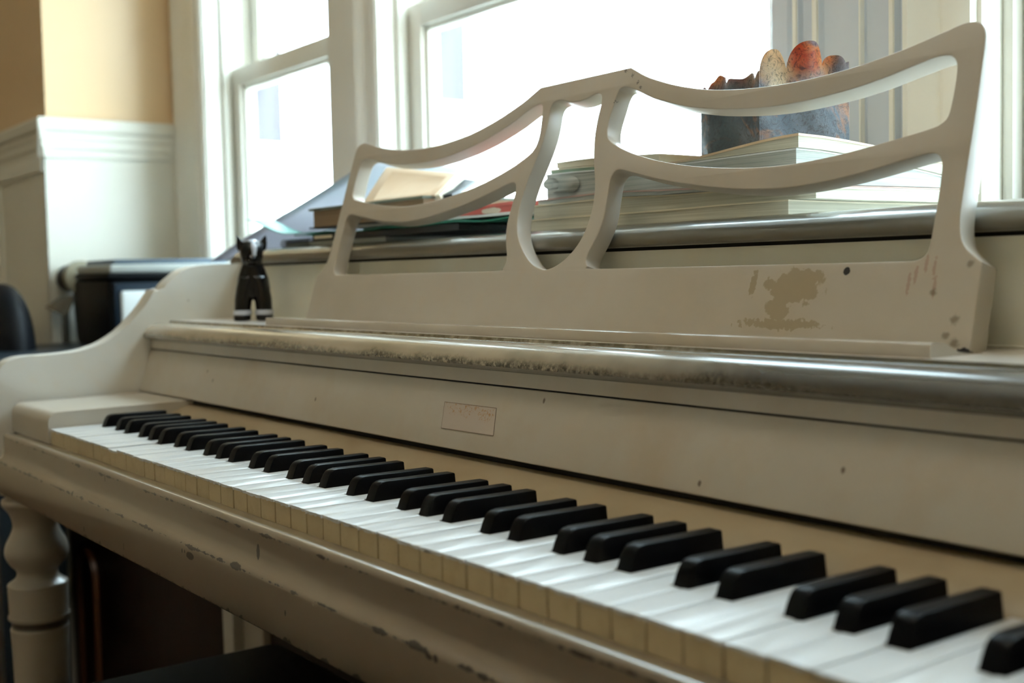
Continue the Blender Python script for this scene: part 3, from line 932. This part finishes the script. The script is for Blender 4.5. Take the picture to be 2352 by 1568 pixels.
# leather-like scalloped vase on the stack
vx, vy, vz = 660, 366, 245
va = math.radians(17)
ux, uy = math.cos(va), math.sin(va)          # along the left face (away from the corner, towards -x) and right face
LFT, RGT = 94, 82
vase = thing('paper_lantern', (620, 400, 245), 'crinkled blue and orange square lantern with a scalloped rim on the book stack', 'lantern')
m_vase = Mat('crinkled_blue_orange_skin', (0.06, 0.09, 0.12), 0.42)
m_vase.mix(m_vase.ramp(m_vase.noise(16, 3, .5, distort=1.0), 0.42, 0.62), (0.20, 0.23, 0.28), .8)
m_vase.mix(m_vase.ramp(m_vase.noise(21, 4, .6, distort=1.4), 0.54, 0.66), (0.50, 0.20, 0.06), .8)
hz = m_vase.math('ADD', m_vase.xyz()[2], m_vase.math('MULTIPLY', m_vase.noise(26, 4), 0.045))
top_mask = m_vase.ramp(hz, K + .316, K + .340)
warm = m_vase.n.new('ShaderNodeValToRGB')
warm.color_ramp.elements[0].color = (0.62, 0.13, 0.04, 1); warm.color_ramp.elements[0].position = .38
warm.color_ramp.elements[1].color = (0.85, 0.42, 0.15, 1); warm.color_ramp.elements[1].position = .62
m_vase.l.new(m_vase.noise(34, 5, .65, distort=.6), warm.inputs[0])
m_vase.mix(top_mask, warm.outputs[0], .92)
m_vase.blot((665, 382, 312), (30, 14, 26), (0.72, 0.55, 0.34), 60, .8, .85, .25)
m_vase.blot((682, 444, 314), (30, 13, 18), (0.20, 0.22, 0.27), 60, 1.0, .8, .25)
m_vase.blot((676, 413, 331), (30, 9, 4), (0.20, 0.22, 0.30), 120, 1.0, .8, .3)
m_vase.blot((612, 380, 268), (42, 9, 34), (0.035, 0.07, 0.085), 40, .6, .8, .3)
cr = m_vase.noise(120, 8, 0.8, distort=2.6)
m_vase.mix(m_vase.ramp(cr, 0.50, 0.60), (0.035, 0.03, 0.03), .72)
m_vase.bump(cr, 0.9, 0.004)
_tr = m_vase.n.new('ShaderNodeBsdfTranslucent'); m_vase.l.new(m_vase.cur, _tr.inputs[0])
_mx = m_vase.n.new('ShaderNodeMixShader')
m_vase.l.new(m_vase.math('MULTIPLY', m_vase.math('ADD', top_mask, 0.16), 0.55), _mx.inputs[0])
m_vase.l.new(m_vase.b.outputs[0], _mx.inputs[1]); m_vase.l.new(_tr.outputs[0], _mx.inputs[2])
m_vase.l.new(_mx.outputs[0], m_vase.n['Material Output'].inputs[0])
C0 = Vector((vx, vy)); CL = C0 + Vector((-ux, uy)) * LFT; CR = C0 + Vector((uy, ux)) * RGT; CB = CL + (CR - C0)
def lobes(ls, base=58):
    out = []
    for k in range(97):
        t = k / 96
        h = base
        for c, w, top in ls:
            if abs(t - c) < w: h = max(h, base + (top - base) * (1 - (abs(t - c) / w) ** 2.6) ** .5)
        out.append((t, h))
    return out


LOBES = lobes([(.16, .165, 79), (.52, .205, 86), (.845, .145, 77), (1.0, .07, 72)], 56)
faces_ = [('right_face', C0, CR, LOBES),
          ('left_face', CL, C0, [(0, 58), (.08, 62), (.14, 59), (.2, 64), (.28, 69), (.4, 66), (.5, 59), (.56, 62), (.7, 60), (.82, 63), (.92, 57), (1, 62)]),
          ('back_face', CB, CL, [(0, 60), (.2, 72), (.4, 60), (.6, 70), (.8, 60), (1, 58)]),
          ('rear_right_face', CR, CB, [(0, 62), (.2, 72), (.4, 62), (.6, 72), (.8, 60), (1, 60)])]
for nm, A, B, prof in faces_:
    bm = bmesh.new()
    NX, NZ = 96, 24
    nrm = Vector(((B - A).y, -(B - A).x)).normalized()
    def top_at(t):
        for (ta, ha), (tb, hb) in zip(prof, prof[1:]):
            if ta <= t <= tb: return ha + (hb - ha) * sst(ta, tb, t)
        return prof[-1][1]
    grid = []
    for i in range(NX + 1):
        t_ = i / NX
        col_ = []
        for j in range(NZ + 1):
            h = top_at(t_) * j / NZ
            ed = min(1, t_ * 6, (1 - t_) * 6)
            w = ed * (1.6 * math.sin(t_ * 9 + h * .05) + 1.0 * math.sin(h * .13 + t_ * 5)) + ed * .0006 * h * h * math.sin(t_ * 14)
            p2 = A + (B - A) * t_ + nrm * w
            col_.append(bm.verts.new(V(p2.x, p2.y, vz + h)))
        grid.append(col_)
    for i in range(NX):
        for j in range(NZ): bm.faces.new((grid[i][j], grid[i + 1][j], grid[i + 1][j + 1], grid[i][j + 1]))
    me_ = from_bm(nm, bm, m_vase, vase, 60)
    s2 = me_.modifiers.new('solid', 'SOLIDIFY'); s2.thickness = 0.0012
bm = bmesh.new()
a_ = [bm.verts.new(V(p_.x, p_.y, vz + 1)) for p_ in (C0, CR, CB, CL)]
b_ = [bm.verts.new(V(p_.x, p_.y, vz + 3)) for p_ in (C0, CR, CB, CL)]
bm.faces.new(a_); bm.faces.new(b_)
for i in range(4): bm.faces.new((a_[i], a_[(i + 1) % 4], b_[(i + 1) % 4], b_[i]))
from_bm('base', bm, m_vase, vase)

# left-hand pile
LG = 'papers and books piled at the left of the piano lid'
nbk = thing('spiral_notebook', (20, 420, 190.3), 'spiral-bound notebook at the bottom of the left pile, coil showing by the cat', 'notebook', LG)
slab('pages', -98, 150, 326, 520, lambda x, y: 190.3, lambda x, y: 196.5, m_paper2, nbk)
slab('cover', -100, 152, 324, 522, lambda x, y: 196.5, lambda x, y: 197.6, m_blackcard, nbk)
bm = bmesh.new()
for k in range(17):
    cx_ = -98 + k * 4.6
    ring = []
    for a in range(12):
        an = 2 * math.pi * a / 12
        cxr, cyr, czr = cx_, 324 + 4.6 * math.cos(an), 196.2 + 4.9 * math.sin(an)
        sec = []
        for b2 in range(5):
            bn = 2 * math.pi * b2 / 5
            rr = .55 * math.cos(bn)
            sec.append(bm.verts.new(V(cxr + .55 * math.sin(bn), cyr + rr * math.cos(an), czr + rr * math.sin(an))))
        ring.append(sec)
    for a in range(12):
        for b2 in range(5):
            bm.faces.new((ring[a][b2], ring[a][(b2 + 1) % 5], ring[(a + 1) % 12][(b2 + 1) % 5], ring[(a + 1) % 12][b2]))
from_bm('coil', bm, m_wire, nbk, 60)
bd = thing('black_binder', (130, 430, 197.6), 'flat black binder between the spiral notebook and the green folder', 'binder', LG)
slab('cover', -16, 300, 322, 535, lambda x, y: 197.7, lambda x, y: 204 + wave(x, y, .4), m_blackcard, bd)
o = box('label_strip', -10, 34, 320.8, 322.3, 199.5, 203, m_cream, bd); o['label'] = 'cream label strip'
gf = thing('green_folder', (160, 430, 204.5), 'wavy dark green folder edge lying on the black binder', 'folder', LG)
slab('folder_sheet', -62, 395, 320, 530, lambda x, y: 204.5 + .9 * math.sin(x * .05) + .4, lambda x, y: 206.3 + 1.1 * math.sin(x * .05) + 1.2 * sst(270, 300, x) * sst(330, 300, x), m_green, gf, 50)
tf = thing('turquoise_sheet', (-120, 380, 208), 'pale turquoise plastic sheet curling up at the far left of the lid', 'sheet', LG)
slab('sheet', -205, 20, 322, 352, lambda x, y: 207.9 + 24 * sst(-60, -215, x) ** 1.5 if x < -60 else 207.9, lambda x, y: (207.9 + 24 * sst(-60, -215, x) ** 1.5 if x < -60 else 207.9) + .5 + 1.6 * math.exp(-((x + 150) / 60) ** 2), m_teal, tf, 40)
ws = thing('white_papers', (230, 430, 208.5), 'thin sheaf of white papers on the green folder under the red booklet', 'papers', LG)
slab('sheets', 60, 398, 323, 525, lambda x, y: 208.6, lambda x, y: 211.2 + .3 * math.sin(x * .07), m_white, ws, 30)
rb = thing('red_booklet', (345, 400, 211.6), 'red booklet with a cream tag next to the right-hand stack', 'booklet', LG)
slab('pages', 292, 402, 326, 470, lambda x, y: 211.7, lambda x, y: 217.6, m_red, rb)
slab('cover', 290, 403, 324, 472, lambda x, y: 217.6, lambda x, y: 219.6 + 1.4 * sst(300, 400, x), m_red, rb)
hb = thing('hardcover_book', (50, 400, 211.5), 'olive cloth hardcover book lying in the left pile under the tan pad', 'book', LG)
slab("pages", -12, 236, 322, 460, lambda x, y: 213.3, lambda x, y: 233.0, m_brownedge, hb)
slab("cover", -17, 240, 318, 464, lambda x, y: 233.0, lambda x, y: 235.8, m_cloth, hb)
slab("back_cover", -17, 240, 318, 464, lambda x, y: 211.4, lambda x, y: 213.3, m_blackcard, hb)


def quad_slab(name, P, th, mat, parent):
    """thick sheet through four corners, extruded backwards along its normal"""
    P = [V(*p) for p in P]
    nrm = (P[1] - P[0]).cross(P[3] - P[0]).normalized()
    if nrm.y < 0: nrm = -nrm
    bm = bmesh.new()
    a = [bm.verts.new(p) for p in P]
    b = [bm.verts.new(p + nrm * th / 1000) for p in P]
    bm.faces.new(a); bm.faces.new(list(reversed(b)))
    for i in range(4): bm.faces.new((a[i], b[i], b[(i + 1) % 4], a[(i + 1) % 4]))
    bmesh.ops.bevel(bm, geom=bm.edges[:], offset=0.0007, segments=2, profile=.5, affect='EDGES')
    return from_bm(name, bm, mat, parent, 40)


pad = thing('tan_pad', (150, 370, 236), 'tan paper pad leaning tilted on the hardcover book, seen through the desk', 'pad', LG)
quad_slab('cover', [(93, 330, 236.2), (245, 330, 236.2), (190, 396, 265), (45, 392, 284)], 2.0, m_tan, pad)
o = quad_slab('pages', [(95, 333, 236.4), (249, 333, 236.4), (197, 399, 264), (47, 395, 284)], 6.0, m_cream, pad)
o = quad_slab('backing', [(120, 340, 236.4), (262, 340, 236.4), (216, 405, 256), (60, 403, 280)], 4.0, m_blackcard, pad)
# big drooping white sheet over the pile, near edge towards the player
bs = thing('large_white_sheet', (-100, 420, 230), 'large white translucent sheet drooping over the left pile towards the arm', 'sheet')
bm = bmesh.new()
NX, NY = 24, 8
gr = []
for i in range(NX + 1):
    t_ = i / NX
    x = -372 + (5 + 372) * t_
    col_ = []
    for j in range(NY + 1):
        y = 338 + (x + 372) * .13 + 170 * j / NY
        z = 180.5 + 0.30 * (x + 372) + 1.2 * math.sin(t_ * 6) + 1.0 * math.sin(j * .9)
        col_.append(bm.verts.new(V(x, y, z)))
    gr.append(col_)
for i in range(NX):
    for j in range(NY): bm.faces.new((gr[i][j], gr[i + 1][j], gr[i + 1][j + 1], gr[i][j + 1]))
o = from_bm('sheet', bm, m_sheet, bs, 60)
s2 = o.modifiers.new('solid', 'SOLIDIFY'); s2.thickness = 0.0006

# ------------------------------------------------------------------ desk, printer and things left of the piano
dk = thing('side_desk', (-1300, 300, FZ), 'dark desk left of the piano carrying the printer', 'desk')
bm = bmesh.new()
add_prism_z(bm, [(-2300, 110), (-700, 110), (-700, 590), (-1135, 590), (-1135, 268), (-2300, 268)], 14, 34)
from_bm('desk_top', bm, m_desktop, dk)
box('dark_backing', -2280, -865, 240, 256, FZ + 60, 14, m_desktop, dk)  # added dark sheet that keeps the view under the desk black
for x, y in ((-2270, 130), (-740, 130), (-2270, 245), (-1400, 130)):
    box('leg', x - 20, x + 20, y - 18, y + 18, FZ, 14, m_desktop, dk, 1.5)
pp = box('loose_paper', -1000, -822, 118, 146, 34.2, 36, Mat('lavender_paper', (0.45, 0.47, 0.60), .6))
tag(pp, 'pale lavender papers lying at the left end of the dark desk', 'paper')

pr_ = thing('inkjet_printer', (-960, 450, 34), 'navy and black inkjet printer with pale scanner lid on the dark desk', 'printer')
bm = bmesh.new()
add_box(bm, -1085, -860, 348, 585, 34, 158, 9, 3, fn=lambda c: Vector((c.x + (0.025 * (1 - min(1, (c.z - V(0, 0, 34).z) / 0.04)) if c.x < -1.0 else 0), c.y, c.z)))
from_bm('body', bm, m_pblack, pr_, 40)
box('front_panel', -862, -852, 356, 588, 44, 150, m_navy, pr_, 3)
box('paper_door', -853, -846, 366, 580, 46, 136, m_pwhite, pr_, 5, 4)
box('scanner_base', -1050, -852, 345, 590, 158, 168, m_pblack, pr_, 2)
box('scanner_lid', -1044, -850, 348, 590, 168, 184, m_pgrey, pr_, 4, 3)
box('lid_panel', -1030, -870, 362, 580, 184, 193, m_pblue, pr_, 3)
bm = bmesh.new()
for rr, xa, xb in ((27, -1140, -1078),):
    seg = 32
    A = [bm.verts.new(V(xa, 362 + rr * math.cos(2 * math.pi * k / seg), 161 + rr * math.sin(2 * math.pi * k / seg))) for k in range(seg)]
    B = [bm.verts.new(V(xb, 362 + rr * math.cos(2 * math.pi * k / seg), 161 + rr * math.sin(2 * math.pi * k / seg))) for k in range(seg)]
    for k in range(seg): bm.faces.new((A[k], A[(k + 1) % seg], B[(k + 1) % seg], B[k]))
    bm.faces.new(A); bm.faces.new(B)
    bmesh.ops.bevel(bm, geom=[e for e in bm.edges if len(e.link_faces) == 2 and any(len(f.verts) > 8 for f in e.link_faces)], offset=.005, segments=3, profile=.5, affect='EDGES')
from_bm('feeder_roller', bm, m_pblack, pr_, 40)
bm = bmesh.new()
A = [bm.verts.new(V(-1078, 362 + 30 * math.cos(2 * math.pi * k / 32), 163 + 32 * math.sin(2 * math.pi * k / 32))) for k in range(32)]
B = [bm.verts.new(V(-1060, 362 + 30 * math.cos(2 * math.pi * k / 32), 163 + 32 * math.sin(2 * math.pi * k / 32))) for k in range(32)]
for k in range(32): bm.faces.new((A[k], A[(k + 1) % 32], B[(k + 1) % 32], B[k]))
bm.faces.new(A); bm.faces.new(B)
from_bm('end_cap', bm, m_ring, pr_, 40)
quad_slab('paper_guide', [(-1155, 318, 106), (-1066, 330, 88), (-1066, 350, 128), (-1140, 345, 128)], 4, m_smoke, pr_)
box('guide_post', -1130, -1112, 340, 352, 34, 106, m_smoke, pr_, 3)

bm = bmesh.new()
SG_, RG_ = 32, 14
rings = []
for j in range(RG_ + 1):
    a = math.pi / 2 * j / RG_
    r = max(0.001, math.cos(a) ** 0.75)
    rings.append([bm.verts.new(V(-1065 + 155 * r * math.cos(2 * math.pi * k / SG_), 207 + 52 * r * math.sin(2 * math.pi * k / SG_), 34.2 + 120 * math.sin(a))) for k in range(SG_)])
for p_, q_ in zip(rings, rings[1:]):
    for k in range(SG_): bm.faces.new((p_[k], p_[(k + 1) % SG_], q_[(k + 1) % SG_], q_[k]))
bm.faces.new(rings[0])
bag = from_bm('black_bag', bm, m_bag, None, 60)
tag(bag, 'rounded black bag standing on the dark desk at the left edge', 'bag')

# dark cabinet with an arched door moulding beyond the piano's left leg
cb_ = thing('dark_cabinet', (-600, 420, FZ), 'dark reddish wood cabinet with arched door moulding behind the left piano leg', 'cabinet')
box('cabinet_body', -1150, -225, 345, 585, FZ, 14, m_wood_dark, cb_, 3)
m_arch = Mat('highlit_orange_moulding', (0.11, 0.042, 0.016), 0.4)  # highlight on the dark wood moulding, put into its colour as orange
for cx_ in (-1037,):
    bm = bmesh.new()
    path = [(cx_ - 50, -660), (cx_ - 50, -415)] + [(cx_ - 50 * math.cos(math.pi * k / 16), -415 + 50 * math.sin(math.pi * k / 16)) for k in range(1, 16)] + [(cx_ + 50, -415), (cx_ + 50, -660)]
    prev = None
    for k, (x, z) in enumerate(path):
        d = Vector(path[min(k + 1, len(path) - 1)]) - Vector(path[max(k - 1, 0)])
        n_ = Vector((-d.y, d.x)).normalized()
        cur = [bm.verts.new(V(x + n_.x * a, y, z + n_.y * a)) for a, y in ((-7, 345.5), (-5, 336), (5, 336), (7, 345.5))]
        if prev:
            for m_ in range(4): bm.faces.new((prev[m_], prev[(m_ + 1) % 4], cur[(m_ + 1) % 4], cur[m_]))
        prev = cur
    from_bm('door_moulding', bm, m_arch, cb_, 50)

# bench under the keyboard
bn = thing('piano_bench', (430, 40, FZ), 'black padded bench pushed under the piano keyboard', 'bench')
bm = bmesh.new()
add_box(bm, 72, 860, -150, 222, -310, -250, 22, 5)
for v in bm.verts:
    if v.co.z > V(0, 0, -300).z:
        u_, w_ = (v.co.x - .466) / .394, (v.co.y - .036) / .186
        v.co.z += 0.006 * max(0, 1 - u_ * u_) * max(0, 1 - w_ * w_)
from_bm('cushion', bm, m_leather, bn, 60)
box('frame', 92, 840, -130, 202, -350, -308, m_wood_dark, bn, 2)
for x, y in ((112, -110), (820, -110), (112, 182), (820, 182)):
    box('leg', x - 20, x + 20, y - 20, y + 20, FZ, -348, m_wood_dark, bn, 2)

# added fill lamp above the keyboard, out of view, brightening the piano front
lp = thing('fill_lamp', (600, -150, 1700), 'added round fill lamp on the ceiling above the keyboard, out of view', 'lamp')
bm = bmesh.new()
add_lathe(bm, 600, -150, [(60, 1750), (60, 1735), (20, 1730), (20, 1700), (150, 1695), (150, 1685)], 32)
from_bm('fill_lamp_mount', bm, m_trimw, lp, 40)
ld = bpy.data.lights.new('fill_lamp_light', 'AREA')
ld.shape = 'DISK'; ld.size = 0.45; ld.energy = FILL_W; ld.color = (1.0, 0.87, 0.70)
lo = bpy.data.objects.new('fill_lamp_light', ld)
COL.objects.link(lo)
lo.location = V(600, -150, 1683)
lo.parent = lp
lo.matrix_parent_inverse = Matrix.Translation(lp.location).inverted()
